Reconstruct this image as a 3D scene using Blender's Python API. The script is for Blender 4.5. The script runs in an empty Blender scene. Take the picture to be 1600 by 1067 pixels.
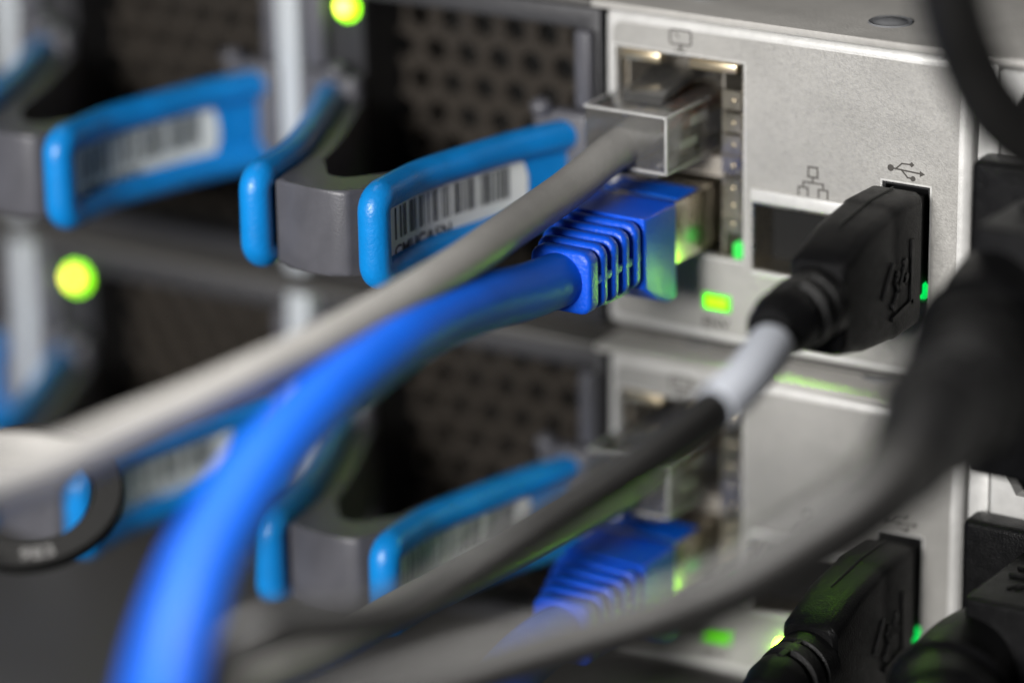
import bpy, bmesh, math, random
from mathutils import Vector, Matrix

random.seed(7)
S = 0.001                      # every dimension below is written in millimetres
scene = bpy.context.scene
COL = scene.collection

# ------------------------------------------------------------------ camera
cam_d = bpy.data.cameras.new('camera')
cam = bpy.data.objects.new('camera', cam_d)
COL.objects.link(cam)
scene.camera = cam
Rv = Vector((0.84183852, 0.53945352, -0.01725723))
Uv = Vector((-0.16724138, 0.29112011, 0.9419551))
Wv = Vector((-0.51316492, 0.79008796, -0.33529507))
mw = Matrix((Rv, Uv, -Wv)).transposed().to_4x4()
mw.translation = Vector((228.6012, -373.9833, 112.8402)) * S
cam.matrix_world = mw
cam_d.sensor_width = 36.0
cam_d.lens = 129.8
cam_d.clip_start = 0.02
cam_d.clip_end = 20.0
cam_d.dof.use_dof = True
cam_d.dof.focus_distance = 0.4335
cam_d.dof.aperture_fstop = 5.3

# ------------------------------------------------------------------ world and lamps (a dim server aisle)
world = bpy.data.worlds.new('World')
scene.world = world
world.use_nodes = True
bg = world.node_tree.nodes['Background']
bg.inputs[0].default_value = (0.80, 0.87, 1.0, 1)
bg.inputs[1].default_value = 0.015


def area(name, loc, target, size, sizey, power, col):
    d = bpy.data.lights.new(name, 'AREA')
    d.shape = 'RECTANGLE'
    d.size, d.size_y, d.energy, d.color = size, sizey, power, col
    o = bpy.data.objects.new(name, d)
    COL.objects.link(o)
    o.location = loc
    o.rotation_euler = (Vector(target) - Vector(loc)).to_track_quat('-Z', 'Y').to_euler()
    return o


area('aisle_ceiling_lamp', (-0.06, 0.36, 1.45), (-0.03, -0.06, 0), 1.1, 0.34, 66.0, (1.0, 0.97, 0.93))
area('aisle_front_lamp', (0.10, -1.62, 0.46), (0, 0, -0.03), 0.5, 0.4, 40.0, (1.0, 0.98, 0.95))
scene.view_settings.view_transform = 'Standard'
scene.view_settings.look = 'None'
scene.view_settings.exposure = 0.15
scene.view_settings.gamma = 1.0
scene.render.engine = 'CYCLES'
scene.cycles.use_denoising = True
scene.cycles.use_adaptive_sampling = False
scene.cycles.max_bounces = 10
scene.cycles.transmission_bounces = 10
scene.cycles.sample_clamp_indirect = 2.0
scene.cycles.caustics_refractive = True
scene.cycles.caustics_reflective = True


# ------------------------------------------------------------------ materials
def mat(name, col, rough=0.5, metal=0.0, bump=0.0, bscale=1500.0, var=0.0, vscale=60.0, rvar=0.0, **kw):
    m = bpy.data.materials.new(name)
    m.use_nodes = True
    nt = m.node_tree
    b = nt.nodes['Principled BSDF']
    b.inputs['Base Color'].default_value = (*col, 1)
    b.inputs['Roughness'].default_value = rough
    b.inputs['Metallic'].default_value = metal
    for k, v in kw.items():
        b.inputs[k].default_value = v
    tc = nt.nodes.new('ShaderNodeTexCoord')
    if bump:
        n = nt.nodes.new('ShaderNodeTexNoise')
        n.inputs['Scale'].default_value = bscale
        n.inputs['Detail'].default_value = 3
        nt.links.new(tc.outputs['Object'], n.inputs['Vector'])
        bp = nt.nodes.new('ShaderNodeBump')
        bp.inputs['Strength'].default_value = bump
        bp.inputs['Distance'].default_value = 0.0003
        nt.links.new(n.outputs[0], bp.inputs['Height'])
        nt.links.new(bp.outputs[0], b.inputs['Normal'])
    if var or rvar:
        n2 = nt.nodes.new('ShaderNodeTexNoise')
        n2.inputs['Scale'].default_value = vscale
        n2.inputs['Detail'].default_value = 5
        n2.inputs['Roughness'].default_value = 0.65
        nt.links.new(tc.outputs['Object'], n2.inputs['Vector'])
        if var:
            mx = nt.nodes.new('ShaderNodeMix')
            mx.data_type = 'RGBA'
            mx.inputs[6].default_value = (*[c * (1 - var) for c in col], 1)
            mx.inputs[7].default_value = (*[min(1, c * (1 + var)) for c in col], 1)
            nt.links.new(n2.outputs[0], mx.inputs[0])
            nt.links.new(mx.outputs[2], b.inputs['Base Color'])
        if rvar:
            mr = nt.nodes.new('ShaderNodeMapRange')
            mr.inputs[1].default_value, mr.inputs[2].default_value = 0.3, 0.7
            mr.inputs[3].default_value, mr.inputs[4].default_value = rough - rvar, rough + rvar
            nt.links.new(n2.outputs[0], mr.inputs[0])
            nt.links.new(mr.outputs[0], b.inputs['Roughness'])
    return m


def emis(name, col, strength, base=(0.05, 0.2, 0.02)):
    m = mat(name, base, 0.3)
    b = m.node_tree.nodes['Principled BSDF']
    b.inputs['Emission Color'].default_value = (*col, 1)
    b.inputs['Emission Strength'].default_value = strength
    return m


M = dict(
    silver=mat('silver_painted_steel', (0.66, 0.655, 0.64), 0.42, 0.25, 0.12, 4000, 0.10, 900, 0.08),
    overlay=mat('silver_overlay', (0.43, 0.42, 0.40), 0.48, 0.40, 0.16, 5200, 0.16, 2600, 0.12),
    lid=mat('galvanised_lid', (0.50, 0.485, 0.46), 0.48, 0.20, 0.25, 2500, 0.10, 500, 0.06),
    darklid=mat('dark_painted_lid', (0.07, 0.067, 0.064), 0.5, 0.1, 0.2, 2500, 0.1, 500, 0.06),
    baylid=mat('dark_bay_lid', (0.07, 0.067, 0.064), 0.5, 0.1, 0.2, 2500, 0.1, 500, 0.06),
    bar=mat('pale_divider_steel', (0.46, 0.49, 0.52), 0.45, 0.25, 0.2, 1500, 0.05, 300),
    nickel=mat('nickel_shield', (0.62, 0.57, 0.48), 0.30, 1.0, 0.12, 900, 0.08, 300, 0.06),
    gold=mat('pale_gold_spring', (0.78, 0.66, 0.46), 0.30, 0.9, 0.1, 900),
    steel=mat('zinc_screw', (0.42, 0.43, 0.45), 0.25, 0.55, 0.1, 900),
    tab=mat('blue_latch_plastic', (0.003, 0.225, 0.64), 0.36, 0, 0.22, 2200, 0.05, 500),
    handle=mat('grey_handle_plastic', (0.088, 0.088, 0.102), 0.40, 0.0, 0.14, 4500, 0.10, 900),
    frame=mat('dark_grey_module_frame', (0.03, 0.03, 0.034), 0.5, 0.2, 0.2, 1500),
    liner=mat('warm_grey_liner', (0.30, 0.275, 0.24), 0.5),
    recess=mat('black_recess', (0.006, 0.006, 0.007), 0.7),
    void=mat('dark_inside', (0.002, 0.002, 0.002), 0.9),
    grille=mat('brownish_grille_steel', (0.085, 0.073, 0.062), 0.32, 0.7, 0.2, 1500, 0.15, 300),
    rim=mat('punched_steel_edge', (0.34, 0.30, 0.26), 0.3, 0.8),
    label=mat('pale_label', (0.78, 0.80, 0.76), 0.32, 0, 0.05, 900, 0.04, 200),
    ink=mat('black_ink', (0.012, 0.014, 0.012), 0.5),
    icon=mat('grey_print_ink', (0.055, 0.05, 0.045), 0.6),
    boot=mat('blue_boot_rubber', (0.002, 0.085, 0.68), 0.38, 0, 0.35, 2600, 0.06, 700),
    bluecable=mat('blue_cable_jacket', (0.001, 0.098, 0.60), 0.46, 0, 0.1, 1200, 0.04, 200, **{'Specular IOR Level': 0.2}),
    greycable=mat('grey_cable_jacket', (0.28, 0.273, 0.262), 0.45, 0, 0.15, 1500, 0.05, 300),
    black=mat('black_moulded_plastic', (0.0045, 0.0045, 0.005), 0.40, 0, 0.28, 4200, 0.2, 700, 0.08, **{'Specular IOR Level': 0.22}),
    blackcable=mat('black_cable_jacket', (0.007, 0.0068, 0.0066), 0.40, 0, 0.2, 1200, 0.1, 300, **{'Specular IOR Level': 0.4}),
    cord=mat('black_power_cord', (0.011, 0.0106, 0.0103), 0.40, 0, 0.2, 1200, 0.1, 300, **{'Specular IOR Level': 0.36}),
    edge_glint=mat('painted_edge_highlight', (0.80, 0.79, 0.77), 0.25, 0, 0.3, 1500, 0.3, 900, **{'Alpha': 0.40}),  # whitish colour standing in for edge highlights on the clear plugs
    sleeve=mat('white_sleeve', (0.56, 0.59, 0.66), 0.45, 0, 0.1, 900),
    ring=mat('black_ring_plastic', (0.004, 0.004, 0.004), 0.6, 0, 0.2, 1500, **{'Specular IOR Level': 0.12}),
    embossed=mat('digit_catchlight', (0.008, 0.008, 0.008), 0.45),  # same black plastic as the ring; light caught by the digits painted in
    led_status=emis('lit_status_led', (0.085, 1.0, 0.0), 7.0),
    led_bright=emis('bright_status_led', (0.36, 1.0, 0.02), 88.0),
    led_rim=emis('green_led_lens', (0.10, 0.62, 0.0), 1.1),
    led_dim=emis('dim_green_led', (0.10, 0.55, 0.0), 1.0),
    led_core_fan=emis('fan_led_core', (1.0, 0.86, 0.10), 7.0),
    led_link=emis('emerald_link_led', (0.0, 0.75, 0.10), 1.0),
    led_fan=emis('lit_fan_led', (0.30, 1.0, 0.0), 5.0),
    wire_o=mat('orange_wire', (0.65, 0.16, 0.04), 0.4),
    wire_b=mat('blue_wire', (0.03, 0.06, 0.25), 0.4),
    wire_g=mat('green_wire', (0.03, 0.3, 0.05), 0.4),
    wire_n=mat('brown_wire', (0.16, 0.06, 0.03), 0.4),
    contact=mat('gold_contact', (0.75, 0.55, 0.25), 0.3, 1.0),
)


def clear_plastic():
    m = bpy.data.materials.new('clear_polycarbonate')
    m.use_nodes = True
    nt = m.node_tree
    nt.nodes.remove(nt.nodes['Principled BSDF'])
    out = nt.nodes['Material Output']
    tr, gla, glo = (nt.nodes.new('ShaderNodeBsdf' + k) for k in ('Transparent', 'Glass', 'Glossy'))
    tr.inputs[0].default_value = (0.93, 0.92, 0.90, 1)
    gla.inputs['Roughness'].default_value = 0.08
    gla.inputs['IOR'].default_value = 1.45
    glo.inputs['Roughness'].default_value = 0.12
    fr = nt.nodes.new('ShaderNodeFresnel')
    fr.inputs[0].default_value = 1.9
    m1, m2 = nt.nodes.new('ShaderNodeMixShader'), nt.nodes.new('ShaderNodeMixShader')
    m1.inputs[0].default_value = 0.5
    df, m3 = nt.nodes.new('ShaderNodeBsdfDiffuse'), nt.nodes.new('ShaderNodeMixShader')
    df.inputs[0].default_value = (0.95, 0.94, 0.92, 1)
    m3.inputs[0].default_value = 0.06
    nt.links.new(tr.outputs[0], m1.inputs[1])
    nt.links.new(gla.outputs[0], m1.inputs[2])
    nt.links.new(fr.outputs[0], m2.inputs[0])
    nt.links.new(m1.outputs[0], m3.inputs[1])
    nt.links.new(df.outputs[0], m3.inputs[2])
    nt.links.new(m3.outputs[0], m2.inputs[1])
    nt.links.new(glo.outputs[0], m2.inputs[2])
    nt.links.new(m2.outputs[0], out.inputs[0])
    return m


M['clear'] = clear_plastic()


def smudge(m, scale, lo):
    nt = m.node_tree
    b = nt.nodes['Principled BSDF']
    src = b.inputs['Base Color'].links[0].from_socket
    tc = nt.nodes.new('ShaderNodeTexCoord')
    n = nt.nodes.new('ShaderNodeTexNoise')
    n.inputs['Scale'].default_value = scale
    n.inputs['Detail'].default_value = 6
    n.inputs['Distortion'].default_value = 0.8
    nt.links.new(tc.outputs['Object'], n.inputs['Vector'])
    mr = nt.nodes.new('ShaderNodeMapRange')
    mr.inputs[1].default_value, mr.inputs[2].default_value = 0.35, 0.62
    mr.inputs[3].default_value, mr.inputs[4].default_value = lo, 1.0
    nt.links.new(n.outputs[0], mr.inputs[0])
    mx = nt.nodes.new('ShaderNodeMix')
    mx.data_type, mx.blend_type = 'RGBA', 'MULTIPLY'
    mx.inputs[0].default_value = 1.0
    nt.links.new(src, mx.inputs[6])
    nt.links.new(mr.outputs[0], mx.inputs[7])
    nt.links.new(mx.outputs[2], b.inputs['Base Color'])


smudge(M['overlay'], 75, 0.88)
smudge(M['silver'], 110, 0.90)
smudge(M['tab'], 160, 0.86)
smudge(M['handle'], 160, 0.85)
smudge(M['lid'], 60, 0.84)
smudge(M['bluecable'], 120, 0.88)
smudge(M['greycable'], 120, 0.88)


# ------------------------------------------------------------------ mesh helpers (millimetres)
def new(name, bm, m, parent=None, smooth=35, org=(0, 0, 0)):
    me = bpy.data.meshes.new(name)
    for v in bm.verts:
        v.co = (v.co - Vector(org)) * S
    bmesh.ops.recalc_face_normals(bm, faces=bm.faces)
    bm.to_mesh(me)
    bm.free()
    me.materials.append(M[m])
    if smooth:
        for p in me.polygons:
            p.use_smooth = True
        me.set_sharp_from_angle(angle=math.radians(smooth))
    o = bpy.data.objects.new(name, me)
    COL.objects.link(o)
    if parent:
        o.parent = parent
    return o


def thing(name, label, cat, group=None, loc=(0, 0, 0)):
    o = bpy.data.objects.new(name, None)
    COL.objects.link(o)
    o.empty_display_size = 0.01
    o.location = Vector(loc) * S
    tag(o, label, cat, group)
    return o


def tag(o, label, cat, group=None):
    o['label'] = label
    o['category'] = cat
    if group:
        o['group'] = group
    return o


def copy_tree(o, parent=None, skip=()):
    c = o.copy()
    COL.objects.link(c)
    c.parent = parent
    for ch in list(o.children):
        if ch.name.split('.')[0] not in skip:
            copy_tree(ch, c, skip)
    return c


def box(bm, x0, x1, y0, y1, z0, z1, bev=0.0, seg=3):
    r = bmesh.ops.create_cube(bm, size=1)
    vs = r['verts']
    for v in vs:
        v.co = Vector(((x0 + x1) / 2 + v.co.x * (x1 - x0), (y0 + y1) / 2 + v.co.y * (y1 - y0), (z0 + z1) / 2 + v.co.z * (z1 - z0)))
    if bev:
        es = list({e for v in vs for e in v.link_edges})
        bmesh.ops.bevel(bm, geom=es, offset=bev, segments=seg, profile=0.5, affect='EDGES')
    return bm


def B(x0, x1, y0, y1, z0, z1, bev=0.0, seg=3):
    return box(bmesh.new(), x0, x1, y0, y1, z0, z1, bev, seg)


def prism(bm, pts, axis, a, b, bev=0.0, seg=3):
    """extrude a polygon along an axis; pts are the two other coordinates in order"""
    def mk(p, h):
        return {'z': (p[0], p[1], h), 'y': (p[0], h, p[1]), 'x': (h, p[0], p[1])}[axis]
    lo = [bm.verts.new(mk(p, a)) for p in pts]
    hi = [bm.verts.new(mk(p, b)) for p in pts]
    n = len(pts)
    fs = [bm.faces.new(lo[::-1]), bm.faces.new(hi)]
    for i in range(n):
        fs.append(bm.faces.new((lo[i], lo[(i + 1) % n], hi[(i + 1) % n], hi[i])))
    if bev:
        cap = list(fs[0].edges) + list(fs[1].edges)
        bmesh.ops.bevel(bm, geom=cap, offset=bev, segments=seg, profile=0.5, affect='EDGES')
    return bm


def catmull(pts, n=10):
    P = [Vector(p) for p in pts]
    P = [2 * P[0] - P[1]] + P + [2 * P[-1] - P[-2]]
    out = []
    for i in range(1, len(P) - 2):
        a, b, c, d = P[i - 1:i + 3]
        for k in range(n):
            t = k / n
            out.append(0.5 * ((2 * b) + (c - a) * t + (2 * a - 5 * b + 4 * c - d) * t * t + (3 * b - 3 * c + d - a) * t ** 3))
    out.append(P[-2])
    return out


def tube(bm, pts, rad, n=24, cap=True, flat=None):
    """sweep a circle along pts; rad is a number or a list along the path"""
    P = [Vector(p) for p in pts]
    m = len(P)
    R = [rad] * m if isinstance(rad, (int, float)) else [rad[min(len(rad) - 1, 0)] if len(rad) == 1 else
         rad[int(i / (m - 1) * (len(rad) - 1))] + (rad[min(len(rad) - 1, int(i / (m - 1) * (len(rad) - 1)) + 1)] -
         rad[int(i / (m - 1) * (len(rad) - 1))]) * ((i / (m - 1) * (len(rad) - 1)) % 1) for i in range(m)]
    T = [(P[min(i + 1, m - 1)] - P[max(i - 1, 0)]).normalized() for i in range(m)]
    ref = Vector((0, 0, 1)) if abs(T[0].z) < 0.9 else Vector((1, 0, 0))
    N = (ref - T[0] * ref.dot(T[0])).normalized()
    rings = []
    for i in range(m):
        N = (N - T[i] * N.dot(T[i])).normalized()
        Bn = T[i].cross(N)
        rings.append([bm.verts.new(P[i] + (N * math.cos(a) + Bn * math.sin(a)) * R[i])
                      for a in [2 * math.pi * k / n for k in range(n)]])
    for i in range(m - 1):
        for k in range(n):
            bm.faces.new((rings[i][k], rings[i][(k + 1) % n], rings[i + 1][(k + 1) % n], rings[i + 1][k]))
    if cap:
        bm.faces.new(rings[0][::-1])
        bm.faces.new(rings[-1])
    return bm


def cut(o, cutters):
    """cut real openings into a sheet: boxes (x0,x1,z0,z1) or polygons through Y"""
    bm = bmesh.new()
    for c in cutters:
        if isinstance(c, tuple):
            box(bm, c[0] * S, c[1] * S, -0.05, 0.05, c[2] * S, c[3] * S)
        else:
            prism(bm, [(p[0] * S, p[1] * S) for p in c], 'y', -0.05, 0.05)
    bmesh.ops.recalc_face_normals(bm, faces=bm.faces)
    me = bpy.data.meshes.new('cutter')
    bm.to_mesh(me)
    bm.free()
    co = bpy.data.objects.new('cutter', me)
    COL.objects.link(co)
    co.parent = o.parent
    md = o.modifiers.new('cut', 'BOOLEAN')
    md.operation, md.object, md.solver = 'DIFFERENCE', co, 'EXACT'
    dg = bpy.context.evaluated_depsgraph_get()
    nm = bpy.data.meshes.new_from_object(o.evaluated_get(dg))
    o.modifiers.clear()
    o.data = nm
    bpy.data.objects.remove(co)
    for p in nm.polygons:
        p.use_smooth = True
    nm.set_sharp_from_angle(angle=math.radians(30))
    return o


def text_polys(s, size):
    """flat letter outlines of a string, as (verts, faces)"""
    cu = bpy.data.curves.new('t', 'FONT')
    cu.body = s
    cu.size = size
    cu.offset = size * 0.018
    o = bpy.data.objects.new('t', cu)
    COL.objects.link(o)
    dg = bpy.context.evaluated_depsgraph_get()
    me = bpy.data.meshes.new_from_object(o.evaluated_get(dg))
    vs = [tuple(v.co) for v in me.vertices]
    fs = [tuple(p.vertices) for p in me.polygons]
    bpy.data.objects.remove(o)
    return vs, fs


def add_polys(bm, vs, fs, f):
    bv = [bm.verts.new(f(*v)) for v in vs]
    for t in fs:
        try:
            bm.faces.new([bv[i] for i in t])
        except ValueError:
            pass
    return bm


def rrect(x0, x1, z0, z1, r, n=5):
    out = []
    for cx, cz, a0 in ((x1 - r, z1 - r, 0), (x0 + r, z1 - r, 90), (x0 + r, z0 + r, 180), (x1 - r, z0 + r, 270)):
        for k in range(n + 1):
            a = math.radians(a0 + 90 * k / n)
            out.append((cx + r * math.cos(a), cz + r * math.sin(a)))
    return out


def stroke(bm, pts, w, y=-0.16, t=0.04, closed=False):
    """thin printed line on the front sheet"""
    n = len(pts)
    for i in range(n if closed else n - 1):
        a, b = Vector(pts[i]), Vector(pts[(i + 1) % n])
        d = (b - a)
        if d.length < 1e-6:
            continue
        d.normalize()
        p = Vector((-d.y, d.x)) * w / 2
        e = d * w / 2
        q = [a - e + p, b + e + p, b + e - p, a - e - p]
        prism(bm, [(v.x, v.y) for v in q], 'y', y - i * 0.0006, y + t)
    return bm


U = 44.45          # one rack unit

# ================================================================== SWITCH
RJ = (1.6, 19.6, -29.6, -4.6)
SFP = (20.9, 34.9, -30.2, -21.5)
USB = (38.3, 44.6, -30.4, -16.3)


def make_switch(label):
    t = thing('network_switch', label, 'switch', 'switches stacked in the rack', (0, 0, -42))
    org = (0, 0, -42)

    def part(name, bm, m, parent=t, smooth=35):
        return new(name, bm, m, parent, smooth, org)
    # sheet metal of the case
    bm = B(-0.9, 150, -1.8, 90, 0.25, 1.25, 0.25, 2)
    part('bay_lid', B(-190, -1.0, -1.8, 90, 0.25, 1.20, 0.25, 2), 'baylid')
    lid = part('lid', bm, 'lid')
    for (sx, sy, r) in ((36.0, 6.0, 2.5), (10.4, 6.5, 2.5)):
        bm = bmesh.new()
        prof = [(2.75, 1.26), (2.6, 1.42), (2.3, 1.30), (2.0, 1.30), (1.6, 1.50), (1.0, 1.68), (0.02, 1.76)]
        rings = [[bm.verts.new((sx + p[0] * math.cos(a), sy + p[0] * math.sin(a), p[1])) for a in [2 * math.pi * k / 28 for k in range(28)]] for p in prof]
        for i in range(len(prof) - 1):
            for k in range(28):
                bm.faces.new((rings[i][k], rings[i][(k + 1) % 28], rings[i + 1][(k + 1) % 28], rings[i + 1][k]))
        scr = part('screw', bm, 'steel', lid, 50)
        scr.name = 'lid_screw'
    part('base_plate', B(-190, 150, 3.0, 90, -42.5, -41.8, 0.2, 2), 'baylid')
    for x in (-142.2, -94.6, -47.2):
        part('bay_divider', B(x - 1.8, x + 1.8, -1.6, 60, -41.7, -0.1, 0.5, 3), 'bar')
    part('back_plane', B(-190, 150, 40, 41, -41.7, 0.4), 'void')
    part('chassis_post', B(50.3, 53.0, 0.4, 40, -41.7, 0.1, 0.3, 2), 'silver')
    # front sheet with its three openings
    bm = B(0, 49.5, -0.05, 4.0, -40.7, -0.1, 1.15, 5)
    fp = part('faceplate', bm, 'silver', smooth=0)
    cs = [(a[0], a[1], a[2] + 42, a[3] + 42) for a in (RJ, SFP, USB)]
    cut(fp, cs)
    bm = bmesh.new()
    prism(bm, rrect(1.25, 48.2, -39.3, -1.5, 1.3), 'y', -0.13, 0.2, 0.05, 1)
    ov = part('overlay_sheet', bm, 'overlay', smooth=0)
    cut(ov, [(a[0] - 0.25, a[1] + 0.25, a[2] - 0.25, a[3] + 0.25) for a in cs])
    for x0, x1 in ((-0.3, 0.4), (49.0, 49.7)):
        pass
    # stacked RJ45 jack in its shield
    bm = bmesh.new()
    box(bm, 1.75, 19.45, 0.7, 1.1, -29.5, -4.75)
    js = part('jack_shield', bm, 'nickel', smooth=0)
    cut(js, [(2.3, 14.9, -17.4 + 42, -8.4 + 42), (5.8, 11.2, -9.0 + 42, -6.3 + 42), (2.6, 15.4, -29.0 + 42, -20.0 + 42)])
    bm = bmesh.new()
    for a in ((1.72, 2.0, 0.3, 18, -29.5, -4.75), (19.1, 19.5, 0.3, 18, -29.5, -4.75), (2.0, 19.1, 0.3, 18, -4.95, -4.7), (2.0, 19.1, 0.3, 18, -29.5, -29.2)):
        box(bm, *a)
    part('side_wall', bm, 'nickel', js)
    part('jack_cavity', B(2.1, 15.6, 14, 14.6, -29.3, -5.5), 'liner', js)
    bm = bmesh.new()
    for a in ((2.0, 2.2, 2.1, 14), (15.5, 15.7, 2.1, 14)):
        box(bm, a[0], a[1], a[2], a[3], -29.2, -5)
    box(bm, 2.2, 15.5, 2.1, 14, -20.0, -17.5)
    part('cavity_wall', bm, 'liner', js)
    for x0, x1 in ((2.3, 7.9), (12.0, 18.6)):
        part('spring_finger', B(x0, x1, -0.25, 1.5, -6.1, -4.9, 0.25, 2), 'gold', js)
    for k, z in enumerate((-9.4, -12.2, -15.0, -17.6, -20.4, -22.6, -25.0)):
        bm = B(16.4, 19.2, 0.1, 0.69, z - 1.25, z + 1.25, 0.1, 1)
        part('spring_finger', bm, 'nickel', js)
        bm = bmesh.new()
        bmesh.ops.create_uvsphere(bm, u_segments=12, v_segments=8, radius=0.26)
        for v in bm.verts:
            v.co = Vector((18.1 + v.co.x, 0.08 + v.co.y * 0.6, z + v.co.z))
        part('contact_bump', bm, 'gold', js)
    part('link_led', B(18.2, 19.35, -0.28, 1.4, -29.3, -27.3, 0.3, 3), 'led_link')
    # SFP cage
    bm = bmesh.new()
    x0, x1, z0, z1 = SFP
    for a in ((x0, x0 + 0.3, z0, z1), (x1 - 0.3, x1, z0, z1), (x0 + 0.3, x1 - 0.3, z1 - 0.3, z1), (x0 + 0.3, x1 - 0.3, z0, z0 + 0.3)):
        box(bm, a[0], a[1], -0.35, 30, a[2], a[3])
    cg = part('sfp_cage', bm, 'nickel', smooth=0)
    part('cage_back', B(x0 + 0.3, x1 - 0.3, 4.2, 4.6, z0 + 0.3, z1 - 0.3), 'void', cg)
    bm = B(x0 - 0.1, x1 + 0.2, -0.75, -0.14, z1 + 0.02, z1 + 1.75, 0.28, 3)
    part('cage_flange', bm, 'silver', cg)
    part('cage_flange', B(x0 - 0.1, x1 + 0.2, -0.5, -0.14, z0 - 0.7, z0 - 0.02, 0.2, 3), 'silver', cg)
    # USB socket
    bm = bmesh.new()
    x0, x1, z0, z1 = USB
    for a in ((x0, x0 + 0.35, z0, z1), (x1 - 0.35, x1, z0, z1), (x0 + 0.35, x1 - 0.35, z1 - 0.35, z1), (x0 + 0.35, x1 - 0.35, z0, z0 + 0.35)):
        box(bm, a[0], a[1], 0.2, 16, a[2], a[3])
    us = part('usb_socket', bm, 'recess', smooth=0)
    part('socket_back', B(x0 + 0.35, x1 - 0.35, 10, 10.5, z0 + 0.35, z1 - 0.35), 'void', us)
    part('link_led', B(43.55, 44.5, -0.30, 1.4, -30.2, -28.2, 0.25, 3), 'led_link')
    # status lamps
    sl = part('status_led', B(13.9, 18.0, -0.32, 0.4, -36.5, -34.2, 0.3, 3), 'led_rim')
    part('led_core', B(14.5, 17.4, -0.40, 0.2, -36.05, -34.65, 0.08, 2), 'led_status', sl)
    part('status_led', B(24.8, 28.6, -0.6, 0.4, -36.7, -34.4, 0.4, 3), 'led_bright')
    # printed marks
    bm = bmesh.new()
    stroke(bm, rrect(9.4, 12.3, -3.35, -1.35 - 0.2, 0.35), 0.22, closed=True)
    stroke(bm, [(10.1, -2.0), (10.6, -2.45)], 0.16)
    stroke(bm, [(10.85, -3.4), (10.85, -4.05)], 0.34)
    stroke(bm, [(10.1, -4.12), (11.6, -4.12)], 0.2)
    part('console_icon', bm, 'icon', smooth=0)
    bm = bmesh.new()
    sq = lambda cx, cz, h: [(cx - h, cz - h), (cx + h, cz - h), (cx + h, cz + h), (cx - h, cz + h)]
    stroke(bm, sq(29.1, -16.7, 0.62), 0.22, closed=True)
    stroke(bm, sq(27.8, -19.35, 0.62), 0.22, closed=True)
    stroke(bm, sq(30.5, -19.35, 0.62), 0.22, closed=True)
    stroke(bm, [(29.1, -17.4), (29.1, -17.95)], 0.2, -0.17)
    stroke(bm, [(27.8, -18.6), (27.8, -18.02), (30.5, -18.02), (30.5, -18.6)], 0.2, -0.18)
    part('network_icon', bm, 'icon', smooth=0)
    bm = bmesh.new()
    stroke(bm, [(39.5, -14.55), (43.2, -14.75)], 0.2)
    stroke(bm, [(40.1, -14.6), (40.9, -13.85), (42.1, -13.8)], 0.18, -0.17)
    stroke(bm, [(40.9, -14.65), (41.7, -15.45), (42.3, -15.5)], 0.18, -0.18)
    for cx, cz, r, n in ((39.45, -14.55, 0.42, 12), (42.2, -13.8, 0.33, 4), (42.4, -15.5, 0.33, 12), (43.5, -14.77, 0.42, 3)):
        prism(bm, [(cx + r * math.cos(2 * math.pi * k / n), cz + r * math.sin(2 * math.pi * k / n)) for k in range(n)], 'y', -0.19, -0.12)
    part('usb_icon', bm, 'icon', smooth=0)
    bm = bmesh.new()
    vs, fs = text_polys('ENV', 2.0)
    add_polys(bm, vs, fs, lambda x, y, z: Vector((13.9 + x, -0.16, -38.75 + y)))
    part('led_lettering', bm, 'icon', smooth=0)
    return t


sw = make_switch('upper switch with the console icon and bare lid with screws above it')
sw2 = copy_tree(sw)
sw2.location.z -= U * S
for ch in sw2.children:
    if ch.name.startswith('status_led'):
        ch.data = ch.data.copy()
        if [g for g in ch.children if g.type == 'MESH']:
            ch.data.materials[0] = M['led_dim']
            for g in [g for g in ch.children if g.type == 'MESH']:
                g.data = g.data.copy()
                g.data.materials[0] = M['led_rim']
sw2['label'] = 'lower switch, its silver port plate partly hidden behind black cables'

# ------------------------------------------------------------------ the device at the bottom
low = thing('rack_device', 'dark grey metal case below the lower switch, at the bottom edge', 'device', None, (0, 0, -131))
oo = (0, 0, -131)
new('lid', B(-190, 150, -62, 90, -88.6, -87.4, 0.3, 2), 'darklid', low, 35, oo)
new('front_panel', B(-190, 150, -61.0, -59.8, -130, -88.7, 0.2, 2), 'recess', low, 35, oo)


# the next units higher up in the same rack, above the frame; they shade the ports from the ceiling lamp
up = new('units_above', B(-190, 150, -3, 90, 48, 200, 0.4, 2), 'darklid', None, 35, (0, 0, 48))
up.location = Vector((0, 0, 48)) * S
up['kind'] = 'structure'


# ================================================================== FAN MODULES
def plan_offset(path, d):
    out = []
    for i, p in enumerate(path):
        a, b = path[max(i - 1, 0)], path[min(i + 1, len(path) - 1)]
        t = (b - a).normalized()
        out.append(p + Vector((t.y, -t.x)) * d)
    return out


RPATH = [(-9.9, -36.0), (-10.3, -31.0), (-10.4, -25.0), (-8.9, -17.0), (-6.9, -9.0), (-3.6, 0.0)]
LPATH = [(-27.2, -36.0), (-27.9, -31.0), (-29.4, -25.0), (-32.7, -17.0), (-36.8, -8.5), (-41.0, 0.0)]


def cat2(path, n=8):
    return [Vector((p.x, p.y)) for p in catmull([(a[0], a[1], 0) for a in path], n)]


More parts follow.
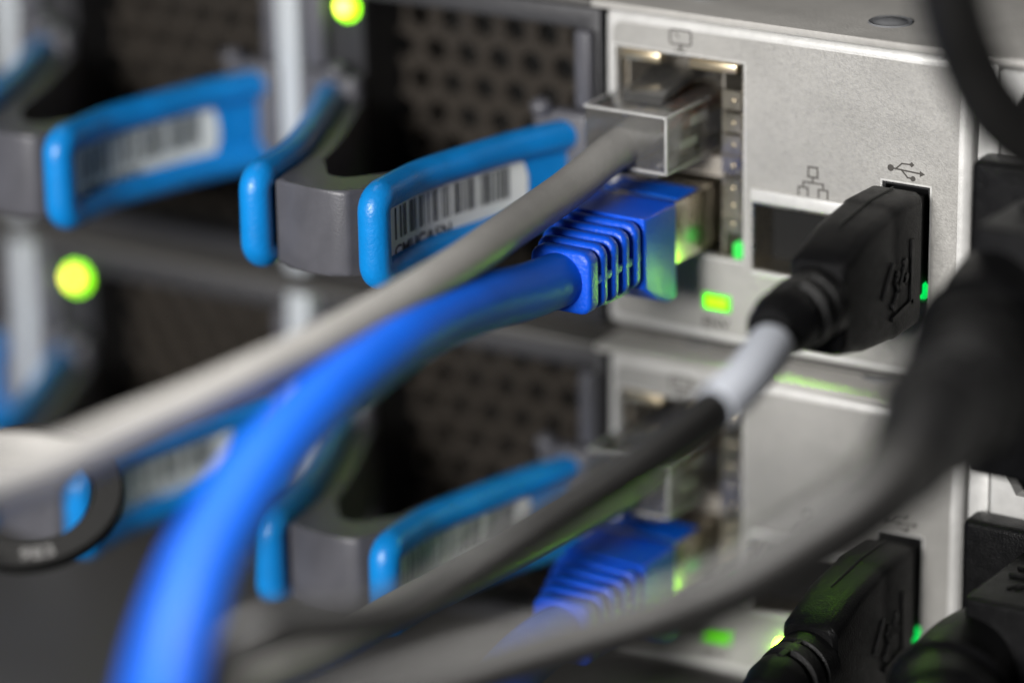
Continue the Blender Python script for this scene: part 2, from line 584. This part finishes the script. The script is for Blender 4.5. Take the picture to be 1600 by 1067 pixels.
def make_tab(path, side, part, parent):
    """U-shaped rounded rim with a thinner web; side +1 = outer face to the right"""
    c = cat2(path)
    r, zt, zb = 1.95, -16.3, -25.9
    pts = [(p.x, p.y, zt) for p in reversed(c)]
    f = c[0]
    k = 0.9
    corner = []
    for i in range(1, 6):
        a = math.radians(90 * i / 6)
        corner.append((f.x, f.y + 1.6 - 1.6 * math.sin(a), zt - 1.6 + 1.6 * math.cos(a)))
    pts = [(p.x, p.y, zt) for p in reversed(c) if p.y > f.y + 1.5] + corner
    pts += [(f.x, f.y, zt - 1.6 - (zt - zb - 3.2) * i / 5) for i in range(6)]
    pts += [(q[0], q[1], zb - (q[2] - zt)) for q in reversed(corner)]
    pts += [(p.x, p.y, zb) for p in c if p.y > f.y + 1.5]
    bm = bmesh.new()
    tube(bm, pts, r, 20)
    o1, o2 = plan_offset(c, side * 0.55), plan_offset(c, -side * 1.55)
    poly = [(p.x, p.y) for p in o1] + [(p.x, p.y) for p in reversed(o2)]
    prism(bm, poly, 'z', zb, zt)
    return part('tab', bm, 'tab', parent, 50)


def along(c, s):
    acc = 0
    for i in range(len(c) - 1):
        L = (c[i + 1] - c[i]).length
        if acc + L >= s or i == len(c) - 2:
            t = (s - acc) / L
            return c[i] + (c[i + 1] - c[i]) * t
        acc += L


def make_fan(label):
    org = (-23.7, 0, -41.5)
    t = thing('fan_module', label, 'fan module', 'fan modules with blue latch handles', org)

    def part(name, bm, m, parent=t, smooth=35):
        return new(name, bm, m, parent, smooth, org)
    fr = part('frame', B(-44.9, -0.8, 0.3, 1.8, -41.4, -0.5, 0.25, 2), 'frame', smooth=0)
    cut(fr, [(-36.3 - org[0], -4.0 - org[0], -39.2 + 41.5, -3.2 + 41.5)])
    bm = bmesh.new()
    for a in ((-36.8, -36.31, -39.2, -3.2), (-4.0, -3.5, -39.2, -3.2), (-36.8, -3.5, -3.19, -2.7), (-36.8, -3.5, -39.7, -39.21)):
        box(bm, a[0], a[1], 1.9, 22, a[2], a[3])
    part('recess_wall', bm, 'recess')
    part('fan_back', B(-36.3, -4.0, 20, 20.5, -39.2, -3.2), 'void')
    # honeycomb grille
    bm = bmesh.new()
    p, web = 4.9, 1.75
    R, r = p / math.sqrt(3), (p - web) / math.sqrt(3)
    rows = int(37 / (p * 0.866)) + 2
    y0, y1 = 8.5, 9.7
    for j in range(-1, rows):
        for i in range(-1, 8):
            cx, cz = -36.3 + i * p + (j % 2) * p / 2 + 0.6, -3.0 - j * p * 0.866
            if not (-36.8 < cx < -3.2 and -40 < cz < -2):
                continue
            A = [math.radians(60 * k + 30) for k in range(6)]
            o = [(cx + R * math.cos(a), cz + R * math.sin(a)) for a in A]
            n = [(cx + r * math.cos(a), cz + r * math.sin(a)) for a in A]
            vo = [bm.verts.new((q[0], y0, q[1])) for q in o]
            vi = [bm.verts.new((q[0], y0, q[1])) for q in n]
            vb = [bm.verts.new((q[0], y1, q[1])) for q in n]
            for k in range(6):
                k2 = (k + 1) % 6
                bm.faces.new((vo[k], vo[k2], vi[k2], vi[k]))
                bm.faces.new((vi[k], vi[k2], vb[k2], vb[k]))
    g = part('grille', bm, 'grille', smooth=0)
    g.data.materials.append(M['rim'])
    for pg in g.data.polygons:
        if abs(pg.normal.y) < 0.5:
            pg.material_index = 1
    # handle: V of grey plastic
    lo, ri = cat2(LPATH), cat2(RPATH)
    L_out = [q for q in plan_offset(lo, 2.15) if -30.5 < q.y < 0.2]
    L_in = [q for q in plan_offset(lo, 4.3) if -27 < q.y < 0.2]
    R_out = [q for q in plan_offset(ri, -2.15) if -30.5 < q.y < 0.2]
    R_in = [q for q in plan_offset(ri, -4.3) if -27 < q.y < 0.2]
    poly = [(-25.3, -34.4), (-23.2, -34.9), (-20.0, -35.3), (-17.0, -35.2), (-15.0, -34.8), (-14.5, -34.2), (-14.2, -32.5)]
    poly += [(q.x, q.y) for q in R_out]
    poly += [(q.x, q.y) for q in reversed(R_in)]
    poly += [(-17.0, -29.6), (-18.2, -30.6), (-19.8, -30.7), (-20.9, -29.8)]
    poly += [(q.x, q.y) for q in L_in]
    poly += [(q.x, q.y) for q in reversed(L_out)]
    poly += [(-25.5, -32.5)]
    bm = bmesh.new()
    prism(bm, poly, 'z', -27.2, -16.5, 0.55, 3)
    h = part('handle', bm, 'handle', smooth=40)
    # flanges that tie the arms to the frame
    for x0, x1 in ((-45.0, -36.0), (-9.2, -1.0)):
        part('arm_root', B(x0, x1, -2.6, 0.25, -26.8, -13.2, 0.9, 3), 'handle', h)
    part('arm_flange', B(-3.6, -1.2, -1.6, 0.25, -13.0, -3.0, 0.6, 3), 'handle', h)
    part('arm_flange', B(-44.6, -41.4, -1.6, 0.25, -13.0, -3.0, 0.6, 3), 'handle', h)
    for x, z in ((-38.4, -12.6), (-7.4, -12.9)):
        bm = bmesh.new()
        bmesh.ops.create_uvsphere(bm, u_segments=16, v_segments=10, radius=1.5)
        for v in bm.verts:
            v.co = Vector((x + v.co.x, -2.9 + v.co.y, z + v.co.z * 0.8))
        part('pivot', bm, 'handle', h)
    tabs = [make_tab(RPATH, 1, part, t), make_tab(LPATH, -1, part, t)]
    # bar-code label on the right-hand tab
    c = plan_offset(ri, 0.62)
    s0, s1 = 2.2, 28.0
    za, zb = -25.0, -17.5
    bm = bmesh.new()
    N = 48
    prev = None
    rad = 2.6
    for i in range(N + 1):
        s = s0 + (s1 - s0) * i / N
        e = min(s - s0, s1 - s)
        ins = 0 if e >= rad else rad - math.sqrt(max(0, rad * rad - (rad - e) ** 2))
        q = along(c, s)
        pair = [bm.verts.new((q.x, q.y, za + ins)), bm.verts.new((q.x, q.y, zb - ins))]
        if prev:
            bm.faces.new((prev[0], pair[0], pair[1], prev[1]))
        prev = pair
    lb = part('barcode_label', bm, 'label', tabs[0])
    c2 = plan_offset(ri, 0.66)
    rnd = random.Random(11)
    bm = bmesh.new()
    s = s0 + 1.5
    while s < s1 - 3.2:
        w = rnd.choice((0.17, 0.17, 0.3, 0.42))
        q0, q1 = along(c2, s), along(c2, s + w)
        vs = [bm.verts.new((q.x, q.y, z)) for q, z in ((q0, -22.35), (q1, -22.35), (q1, -18.4), (q0, -18.4))]
        bm.faces.new(vs)
        s += w + rnd.choice((0.15, 0.18, 0.2, 0.33, 0.75))
    part('bar_code', bm, 'ink', tabs[0], 0)
    vs, fs = text_polys('CMUCASN', 2.15)
    bm = bmesh.new()
    c3 = plan_offset(ri, 0.67)

    def place(x, y, z):
        q = along(c3, s0 + 1.3 + x * 1.12)
        return Vector((q.x, q.y, -24.6 + y))
    add_polys(bm, vs, fs, place)
    part('code_lettering', bm, 'ink', tabs[0], 0)
    # lamp
    bm = bmesh.new()
    bmesh.ops.create_uvsphere(bm, u_segments=20, v_segments=12, radius=1.65)
    for v in bm.verts:
        v.co = Vector((-38.6 + v.co.x, 0.2 + v.co.y * 0.6, -4.9 + v.co.z))
    fl = part('status_led', bm, 'led_fan')
    bm = bmesh.new()
    bmesh.ops.create_uvsphere(bm, u_segments=20, v_segments=12, radius=1.05)
    for v in bm.verts:
        v.co = Vector((-38.75 + v.co.x, -0.35 + v.co.y * 0.6, -4.8 + v.co.z))
    part('led_core', bm, 'led_core_fan', fl)
    return t


fan = make_fan('fan module beside the upper port plate, its barcode and CMUCASN lettering in focus')
for dx, dz, lab in ((-47.5, 0, 'blurred fan module at the upper left, its barcode too soft to read'),
                    (0, -U, 'fan module beside the lower port plate, its barcode crossed by a black cable'),
                    (-47.5, -U, 'fan module at lower left behind the grey and blue cables'),
                    (-95, -U, 'fan module cut off by the left edge, only its blue tab end showing')):
    f = copy_tree(fan)
    f.location.x += dx * S
    f.location.z += dz * S
    f['label'] = lab


# ================================================================== POWER SUPPLIES
def make_psu(label):
    org = (53.3, 0, -41.5)
    t = thing('power_supply', label, 'power supply', 'power supplies at the right edge', org)

    def part(name, bm, m, parent=t, smooth=35):
        return new(name, bm, m, parent, smooth, org)
    fp = part('faceplate', B(53.5, 140, -0.4, 1.6, -41.4, -0.6, 0.35, 3), 'silver', smooth=0)
    hx = []
    for j in range(2):
        for i in range(6):
            cx, cz = 58.6 + i * 8.2 + j * 4.1, -5.2 - j * 7.1
            if j == 1 and i == 0:
                continue
            hx.append([(cx - org[0] + 3.3 * math.cos(math.radians(60 * k)), cz + 41.5 + 3.3 * math.sin(math.radians(60 * k))) for k in range(6)])
    cut(fp, hx)
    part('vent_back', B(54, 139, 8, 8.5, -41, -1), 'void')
    # the moulded inlet block
    bm = B(51.9, 90, -4.6, -0.42, -40.5, -10.6, 0.9, 3)
    part('inlet_block', bm, 'black')
    return t


psu = make_psu('power supply face with hexagonal vents at the upper right edge')
p2 = copy_tree(psu)
p2.location.z -= U * S
p2['label'] = 'power supply face at the lower right edge behind the sharp black plug'


# ================================================================== POWER CORDS
CORD = [(67, -12, -19.5), (63.3, -15.0, -20.0), (63.0, -20.0, -20.8), (64.8, -27.5, -22.6), (68.2, -37, -23.4), (71.5, -47, -22.8), (73.2, -56.5, -21.8), (75.4, -67.0, -22.6),
        (74.8, -77.0, -24.4), (71.4, -86.1, -26.9), (68.3, -92.7, -28.6), (64.3, -98.2, -29.9), (60.4, -103.7, -30.7), (56.1, -109.4, -31.6), (51.9, -115.1, -32.6), (46.9, -121.6, -34.3), (41.6, -128.5, -36.7)]



def make_cord(label, path, dz=0.0, strain=7):
    org = (70, -15, -36 + dz)
    t = thing('mains_cable', label, 'mains cable', 'power cords with moulded plugs', org)

    def part(name, bm, m, parent=t, smooth=40):
        for v in bm.verts:
            v.co.z += dz
        return new(name, bm, m, parent, smooth, org)
    bm = B(60.2, 92, -20.8, -4.62, -42.0, -12.7, 0.55, 3)
    pl = part('plug', bm, 'black')
    for y in (-10.2, -12.6):
        part('rib', B(62.0, 91, y - 0.35, y + 0.35, -13.0, -12.25, 0.2, 2), 'black', pl)
    # raised approval marks on the top of the plug
    bm = bmesh.new()
    for (x, y, l, a) in ((64.0, -15.4, 2.2, 62), (64.8, -15.4, 1.6, 62), (67.4, -18.0, 1.0, 0), (69.2, -18.0, 0.8, 0), (69.0, -14.6, 1.5, 62), (70.2, -14.9, 1.4, 20), (71.8, -16.0, 2.0, 62)):
        d = Vector((math.cos(math.radians(a)), math.sin(math.radians(a)))) * l / 2
        n = Vector((-d.y, d.x)).normalized() * 0.16
        q = [Vector((x, y)) - d + n, Vector((x, y)) - d - n, Vector((x, y)) + d - n, Vector((x, y)) + d + n]
        prism(bm, [(v.x, v.y) for v in q], 'z', -12.75, -12.45)
    part('raised_marks', bm, 'black', pl)
    c = catmull(path, 12)
    k = strain * 12
    part('strain_relief', tube(bmesh.new(), c[:k + 1], [4.6, 5.2, 5.7, 6.3, 6.6, 6.4, 5.6, 4.5], 28), 'black')
    for j in range(5):
        i = 34 + j * 8
        part('relief_ring', tube(bmesh.new(), c[i:i + 5], [6.5, 7.2, 6.5] if j < 4 else [6.0, 6.6, 6.0], 28), 'black')
    part('cord', tube(bmesh.new(), c[k - 2:], [4.1, 3.6, 3.3, 3.25, 3.25, 3.25], 28), 'cord')
    return t


make_cord('upper black power cord sweeping blurred across the lower right foreground', CORD)
LOWC = [(67, -12, -19.5), (63.3, -15.0, -20.0), (61.2, -20.0, -20.8), (61.8, -27.5, -22.0), (65.5, -37, -22.6)] + [(65.5, -47, -26.5), (66.5, -57, -33), (66, -66, -42), (64, -74, -54)]
make_cord('lower black power cord whose sharp ribbed plug fills the bottom right corner', LOWC, -U, 6)

bm = tube(bmesh.new(), catmull([(71.3, -53.4, 29.4), (71.8, -52.8, 24.1), (72.6, -51.9, 18.9), (73.6, -50.5, 14.7), (75.5, -48.8, 9.9), (78.4, -46.0, 6.1), (82.8, -41.8, 3.4), (87.6, -36.7, 1.8)], 10), 3.5, 24)
o = new('hanging_cord', bm, 'blackcable', None, 40, (72, -53, 25))
o.location = Vector((72, -53, 25)) * S
tag(o, 'blurred dark cord hanging across the top right corner', 'cord')


# ================================================================== USB CABLES
def make_usb(label, path, dz=0.0):
    org = (41.5, -3, -31 + dz)
    t = thing('usb_cable', label, 'usb cable', 'black usb cables', org)
    cx, cz = 41.45, -24.3

    def part(name, bm, m, parent=t, smooth=40):
        for v in bm.verts:
            v.co.z += dz
        return new(name, bm, m, parent, smooth, org)
    # overmould: lofted rounded rectangles along -Y
    prof = [(-2.6, 3.35, 7.2, 1.2), (-3.0, 3.6, 7.45, 1.2), (-9.0, 3.65, 7.5, 1.1), (-9.5, 3.55, 7.35, 1.1), (-11.0, 3.6, 7.2, 1.2), (-16.0, 3.7, 6.6, 1.4),
            (-19.5, 3.7, 5.6, 1.6), (-21.6, 3.65, 5.05, 1.7), (-22.2, 3.3, 4.6, 1.6)]
    bm = bmesh.new()
    rings = []
    for (y, hx, hz, r) in prof:
        hz += 0.75
        zc = cz - (8.25 - hz) * 0.25 + 0.05
        rings.append([bm.verts.new((p[0], y, p[1])) for p in rrect(cx - hx, cx + hx, zc - hz, zc + hz, r, 4)])
    n = len(rings[0])
    for i in range(len(rings) - 1):
        for k in range(n):
            bm.faces.new((rings[i][k], rings[i][(k + 1) % n], rings[i + 1][(k + 1) % n], rings[i + 1][k]))
    bm.faces.new(rings[0])
    bm.faces.new(rings[-1][::-1])
    om = part('overmould', bm, 'black', smooth=28)
    part('metal_shell', B(38.8, 44.0, -2.7, 8, -29.6, -17.2, 0.3, 2), 'recess')
    # parting line along the top, recessed trident panel on the right flank
    part('parting_line', tube(bmesh.new(), [(cx - 0.2, -3.0, -15.92), (cx - 0.2, -9.0, -15.86), (cx - 0.3, -9.4, -16.05), (cx - 0.3, -11.0, -16.25), (cx - 0.4, -16.0, -16.98)], 0.10, 8), 'ink', om)
    X = cx + 3.66
    bm = bmesh.new()

    def ridge(pts, w, h0=0.0, h1=0.22):
        for i in range(len(pts) - 1):
            a, b = Vector(pts[i]), Vector(pts[i + 1])
            d = (b - a).normalized()
            q = Vector((-d.y, d.x)) * w / 2
            prism(bm, [(v.x, v.y) for v in (a - d * w / 2 + q, b + d * w / 2 + q, b + d * w / 2 - q, a - d * w / 2 - q)], 'x', X - 0.1, X + h1)
    ridge([(-5.6, -21.2), (-5.6, -28.6), (-10.2, -29.4)], 0.55)
    ridge([(-10.4, -22.8), (-12.6, -26.2)], 0.45)
    part('panel_edge', bm, 'black', om, 30)
    bm = bmesh.new()
    ridge([(-9.9, -27.8), (-8.9, -26.2), (-7.4, -23.6)], 0.36)
    ridge([(-9.0, -26.4), (-9.6, -25.2), (-9.2, -24.4)], 0.3)
    ridge([(-8.5, -25.6), (-7.4, -25.9), (-7.0, -25.3)], 0.3)
    for (y, z, r) in ((-9.9, -27.9, 0.62), (-9.2, -24.2, 0.4), (-6.9, -25.1, 0.42), (-7.3, -23.3, 0.5)):
        prism(bm, [(y + r * math.cos(2 * math.pi * k / 12), z + r * math.sin(2 * math.pi * k / 12)) for k in range(12)], 'x', X - 0.1, X + 0.2)
    part('trident_mark', bm, 'black', om, 30)
    # strain relief with raised rings
    bm = bmesh.new()
    ax = (cx + 0.1, cz - 0.1)
    prof = [(-22.0, 4.3), (-24.4, 4.15), (-24.6, 3.7), (-25.4, 3.7), (-25.6, 4.2), (-27.2, 4.1), (-27.4, 3.45), (-28.4, 3.4), (-28.6, 3.9), (-30.6, 3.8), (-31.2, 3.5), (-33.0, 3.1), (-33.6, 2.7)]
    rings = [[bm.verts.new((ax[0] + r * math.cos(2 * math.pi * k / 32), y, ax[1] + r * math.sin(2 * math.pi * k / 32))) for k in range(32)] for y, r in prof]
    for i in range(len(rings) - 1):
        for k in range(32):
            bm.faces.new((rings[i][k], rings[i][(k + 1) % 32], rings[i + 1][(k + 1) % 32], rings[i + 1][k]))
    bm.faces.new(rings[-1])
    sr = part('strain_relief', bm, 'black', smooth=30)
    for a in (90, 200, 320):
        d = Vector((math.cos(math.radians(a)), math.sin(math.radians(a))))
        p = Vector(ax) + d * 3.6
        part('bridge', B(p.x - 0.45, p.x + 0.45, -29, -24.2, p.y - 0.45, p.y + 0.45, 0.15, 2), 'black', sr)
    c = catmull(path, 12)
    part('sleeve', tube(bmesh.new(), c[9:34], 2.62, 28), 'sleeve')
    part('cable', tube(bmesh.new(), c, 2.35, 28), 'blackcable')
    return t


UP = [(41.6, -31.0, -24.8), (43.0, -36.5, -25.6), (44.0, -44.0, -26.8), (43.8, -52.2, -28.2), (42.9, -63.8, -29.6), (41.4, -74.2, -30.8), (40.1, -84.5, -31.9), (38.4, -93.7, -33.2), (37.5, -100.8, -33.7), (35.3, -107.0, -33.0), (32.9, -112.1, -32.1), (31.6, -116.5, -31.7), (30.7, -120.1, -32.8), (31.3, -123.6, -36.0), (32.2, -126.0, -40.1)]
make_usb('black usb cable in the upper port plate with a white sleeve behind its plug', UP)
LP = [(41.6, -31.0, -24.8), (41.8, -36.5, -25.6), (41.6, -43.0, -27.2), (41, -50.0, -30), (40, -60, -35), (38, -70, -42)]
o = make_usb('black usb cable at the bottom, its plug beneath the big blurred power cord', LP, -U)
o.rotation_euler = (math.radians(1.6), 0, math.radians(-1.2))


# ================================================================== GREY PATCH CABLES WITH CLEAR PLUGS
def make_grey(label, path, dz=0.0):
    org = (8, -9, -18 + dz)
    t = thing('grey_patch_cable', label, 'patch cable', 'grey network patch cables', org)

    def part(name, bm, m, parent=t, smooth=40):
        for v in bm.verts:
            v.co.z += dz
        return new(name, bm, m, parent, smooth, org)
    # clear plug body: solid block with a hollow for the cable
    bm = bmesh.new()
    x0, x1, z0, z1 = 2.6, 14.2, -17.0, -9.7
    pl = part('plug', B(x0, x1, -9.2, 9.0, z0, z1, 0.45, 3), 'clear', smooth=30)
    # added pale strips paint the bright highlights along the plug edges
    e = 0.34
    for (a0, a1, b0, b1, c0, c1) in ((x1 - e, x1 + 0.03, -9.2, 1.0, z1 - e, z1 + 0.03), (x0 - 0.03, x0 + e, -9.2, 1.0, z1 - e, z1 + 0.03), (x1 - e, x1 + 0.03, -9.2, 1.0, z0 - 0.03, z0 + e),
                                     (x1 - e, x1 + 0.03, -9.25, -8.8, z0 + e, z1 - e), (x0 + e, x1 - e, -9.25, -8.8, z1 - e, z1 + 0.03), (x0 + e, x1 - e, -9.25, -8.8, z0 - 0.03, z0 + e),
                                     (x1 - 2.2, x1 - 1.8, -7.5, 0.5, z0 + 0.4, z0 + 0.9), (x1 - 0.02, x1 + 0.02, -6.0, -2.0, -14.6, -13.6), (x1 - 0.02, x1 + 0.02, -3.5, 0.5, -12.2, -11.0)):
        part('edge_highlight', B(a0, a1, b0, b1, c0, c1, 0.08 if a1 - a0 > 0.1 else 0.0, 2), 'edge_glint', pl)
    # latch rising to the upper notch
    bm = bmesh.new()
    prism(bm, [(-5.5, -9.6), (-5.0, -8.6), (2.5, -6.9), (8.0, -8.4), (8.0, -9.6), (2.5, -8.1)], 'x', 5.6, 11.2, 0.15, 2)
    part('latch', bm, 'clear', pl)
    bm = bmesh.new()
    prism(bm, [(-9.2, -16.9), (-9.2, -17.5), (-3.0, -17.9), (0.5, -16.9)], 'x', 4.2, 13.0, 0.15, 2)
    part('keel', bm, 'clear', pl)
    ws = ['wire_b', 'wire_b', 'wire_g', 'wire_o', 'wire_o', 'wire_n', 'wire_o', 'wire_n']
    for k in range(8):
        x = 4.6 + k * 1.08
        w = tube(bmesh.new(), catmull([(8.4 + (k - 3.5) * 0.5, -3.2, -13.4), (8.4 + (k - 3.5) * 0.8, -0.8, -12.4), (x, 2.0, -11.8), (x, 8.0, -11.6)], 6), 0.46, 10)
        part('wire', w, ws[k], pl)
        part('contact', B(x - 0.16, x + 0.16, 5.0, 8.5, -12.5, -10.2), 'contact', pl)
    c = catmull(path, 12)
    part('cable', tube(bmesh.new(), c, 2.4, 28), 'greycable')
    return t


G1 = [(8.6, -1.0, -13.0), (7.7, -11.0, -14.6), (7.2, -20.8, -16.7), (7.6, -33.2, -17.8), (8.1, -47.4, -19.0), (8.3, -60.5, -19.6), (8.6, -73.0, -19.6), (8.6, -84.4, -19.4), (8.1, -94.9, -19.5), (7.3, -104.3, -19.5), (6.6, -113.7, -19.6), (5.4, -122.0, -19.4), (4.7, -132.2, -18.5), (3.2, -143.0, -17.9)]
make_grey('long grey patch cable from the clear upper plug, crossing to the left edge', G1)
G2 = [(8.6, -1.0, -13.0), (8.0, -11.0, -13.9), (7.1, -22.3, -14.0), (6.5, -32.8, -14.0), (5.4, -45.0, -14.1), (3.9, -56.1, -14.4), (2.7, -67.1, -14.5), (1.6, -77.7, -14.0), (0.8, -88.2, -13.5)]
o = make_grey('grey patch cable from the clear plug in the lower port, mostly behind the black cable', G2, -U)
o.rotation_euler = (math.radians(-0.6), 0, math.radians(1.0))
bm = tube(bmesh.new(), catmull([(-45, -86.5, -39), (-37.3, -86.2, -36.9), (-31.9, -85.8, -35.3), (-26.4, -85.6, -34.0), (-21.6, -85.8, -33.1), (-16.7, -86.2, -32.5), (-12.0, -86.5, -31.4), (-7.8, -85.5, -29.5), (-3.5, -80.3, -26.9), (-0.5, -72.6, -25.3), (2.7, -64.9, -23.9)], 10), 1.75, 24)
o = new('grey_patch_cable', bm, 'greycable', None, 40, (-10, -89, -30))
o.location = Vector((-10, -89, -30)) * S
tag(o, 'short pale grey cable end joining the long grey cable at the left edge', 'patch cable', 'grey network patch cables')


# ================================================================== BLUE PATCH CABLES
def make_blue(label, path, dz=0.0):
    org = (9, -9, -29 + dz)
    t = thing('blue_patch_cable', label, 'patch cable', 'blue network patch cables', org)

    def part(name, bm, m, parent=t, smooth=40):
        for v in bm.verts:
            v.co.z += dz
        return new(name, bm, m, parent, smooth, org)
    sh = part('metal_shield', B(3.2, 14.6, -8.4, 8.0, -28.6, -20.7, 0.35, 2), 'nickel')
    part('shield_fold', B(3.6, 14.2, -6.6, -1.8, -20.72, -20.55, 0.05, 1), 'bluecable', sh)
    # boot block next to the shield
    bm = bmesh.new()
    prism(bm, [(-8.0, -20.55), (-8.0, -32.6), (-10.0, -32.7), (-12.8, -31.4), (-15.6, -29.4), (-15.6, -20.55)], 'x', 2.9, 14.9, 0.45, 3)
    bt = part('boot', bm, 'boot')
    # core behind the ribs, tapering
    core = bmesh.new()
    rings = []
    for (y, xc, hx, hz, zc) in ((-15.0, 8.8, 4.7, 3.0, -24.9), (-21, 9.7, 3.8, 2.8, -25.2), (-27.0, 10.5, 3.0, 2.7, -25.5)):
        rings.append([core.verts.new((xc + p[0], y, zc + p[1])) for p in rrect(-hx, hx, -hz, hz, 0.9, 4)])
    n = len(rings[0])
    for i in range(2):
        for k in range(n):
            core.faces.new((rings[i][k], rings[i][(k + 1) % n], rings[i + 1][(k + 1) % n], rings[i + 1][k]))
    core.faces.new(rings[0])
    core.faces.new(rings[-1])
    part('boot_core', core, 'boot', bt)
    for k in range(5):
        y = -16.95 - k * 2.4
        f = 1 - 0.02 * k
        zc = -24.85 - 0.14 * k
        xl, xr, hz = 2.95 + 0.85 * k, 14.85 - 0.06 * k, 4.2 * f
        th = 0.78 if k < 4 else 1.15
        bm = bmesh.new()
        prism(bm, rrect(xl, xr, zc - hz, zc + hz, 1.5, 4), 'y', y - th, y + th, 0.6, 3)
        part('rib', bm, 'boot', bt)
    # spine along the flank, with its moulding seam
    part('spine', B(13.6, 14.5, -26.5, -15.4, -25.9, -24.7, 0.3, 2), 'boot', bt)
    part('seam', B(14.80, 14.93, -15.4, -8.5, -25.3, -25.12, 0.06, 2), 'boot', bt)
    # clip guard under the boot
    bm = bmesh.new()
    prism(bm, [(-24.5, -28.6), (-15.0, -28.4), (-15.0, -30.0), (-18, -29.6), (-21.5, -29.8), (-24.5, -29.6)], 'x', 5.4, 12.9, 0.3, 2)
    part('clip_guard', bm, 'boot', bt)
    c = catmull(path, 12)
    part('cable', tube(bmesh.new(), c, [3.25, 3.35, 3.45, 3.5, 3.6, 3.65, 3.65], 32), 'bluecable')
    return t


B1 = [(10.5, -25.0, -25.4), (10.0, -33.8, -24.9), (9.6, -41.5, -23.9), (9.6, -52.5, -23.1), (10.8, -64.3, -22.9), (12.4, -77.4, -23.6), (15.3, -91.2, -24.7), (18.0, -101.5, -26.2), (21.3, -111.5, -28.1), (25.1, -120.3, -30.7), (28.3, -127.2, -33.9), (31.5, -133.3, -38.5), (34, -138, -45)]
make_blue('thick blue patch cable with ribbed boot in the upper port, bending down to the bottom', B1)
B2 = [(10.5, -25.0, -25.4), (10.1, -32, -25.8), (9.8, -39, -27.5), (9.4, -46, -31.5), (9.0, -52, -37.0), (8.8, -56, -44.0)]
o = make_blue('blue patch cable with ribbed boot in the lower port, crossed by black cords', B2, -U)
o.rotation_euler = (math.radians(1.0), 0, math.radians(-1.5))

# ================================================================== BLACK RING TAG
RING = (-29.0, -78.2, -43.0)
t = thing('ring_tag', 'black plastic ring with raised digits hanging at the left below the grey cable', 'ring', None, RING)
nrm = (Vector((0, 0, 1)) * 0.80 + (-Wv) * 0.55).normalized()
ex = (Rv - nrm * Rv.dot(nrm)).normalized()
ey = nrm.cross(ex)


def ringpt(r, a, h):
    return ex * (r * math.cos(a)) + ey * (r * math.sin(a)) + nrm * h


bm = bmesh.new()
RO, RI = 10.6, 7.2
prof = [(RI, -0.7), (RI, 0.6), (RI + 0.25, 0.8), (RO - 0.3, 0.8), (RO, 0.55), (RO, -0.7)]
rings = [[bm.verts.new(ringpt(p[0], 2 * math.pi * k / 72, p[1])) for p in prof] for k in range(72)]
for k in range(72):
    for i in range(len(prof)):
        bm.faces.new((rings[k][i], rings[(k + 1) % 72][i], rings[(k + 1) % 72][(i + 1) % len(prof)], rings[k][(i + 1) % len(prof)]))
new('ring_body', bm, 'ring', t, 35)
bm = bmesh.new()
vs, fs = text_polys('983', 2.4)


def onring(x, y, z):
    a = math.radians(-78) + x * 1.15 / (RI + 1.2)
    return ringpt(RI + 0.7 + y, a, 0.84)


# letters stand upright when read from the front: outer edge is the bottom of the text
def onring2(x, y, z):
    a = math.radians(-92) + (x * 1.15) / 9.3
    return ringpt(RO - 0.8 - y, a, 0.84)


add_polys(bm, vs, fs, onring2)
new('raised_digits', bm, 'embossed', t, 0)
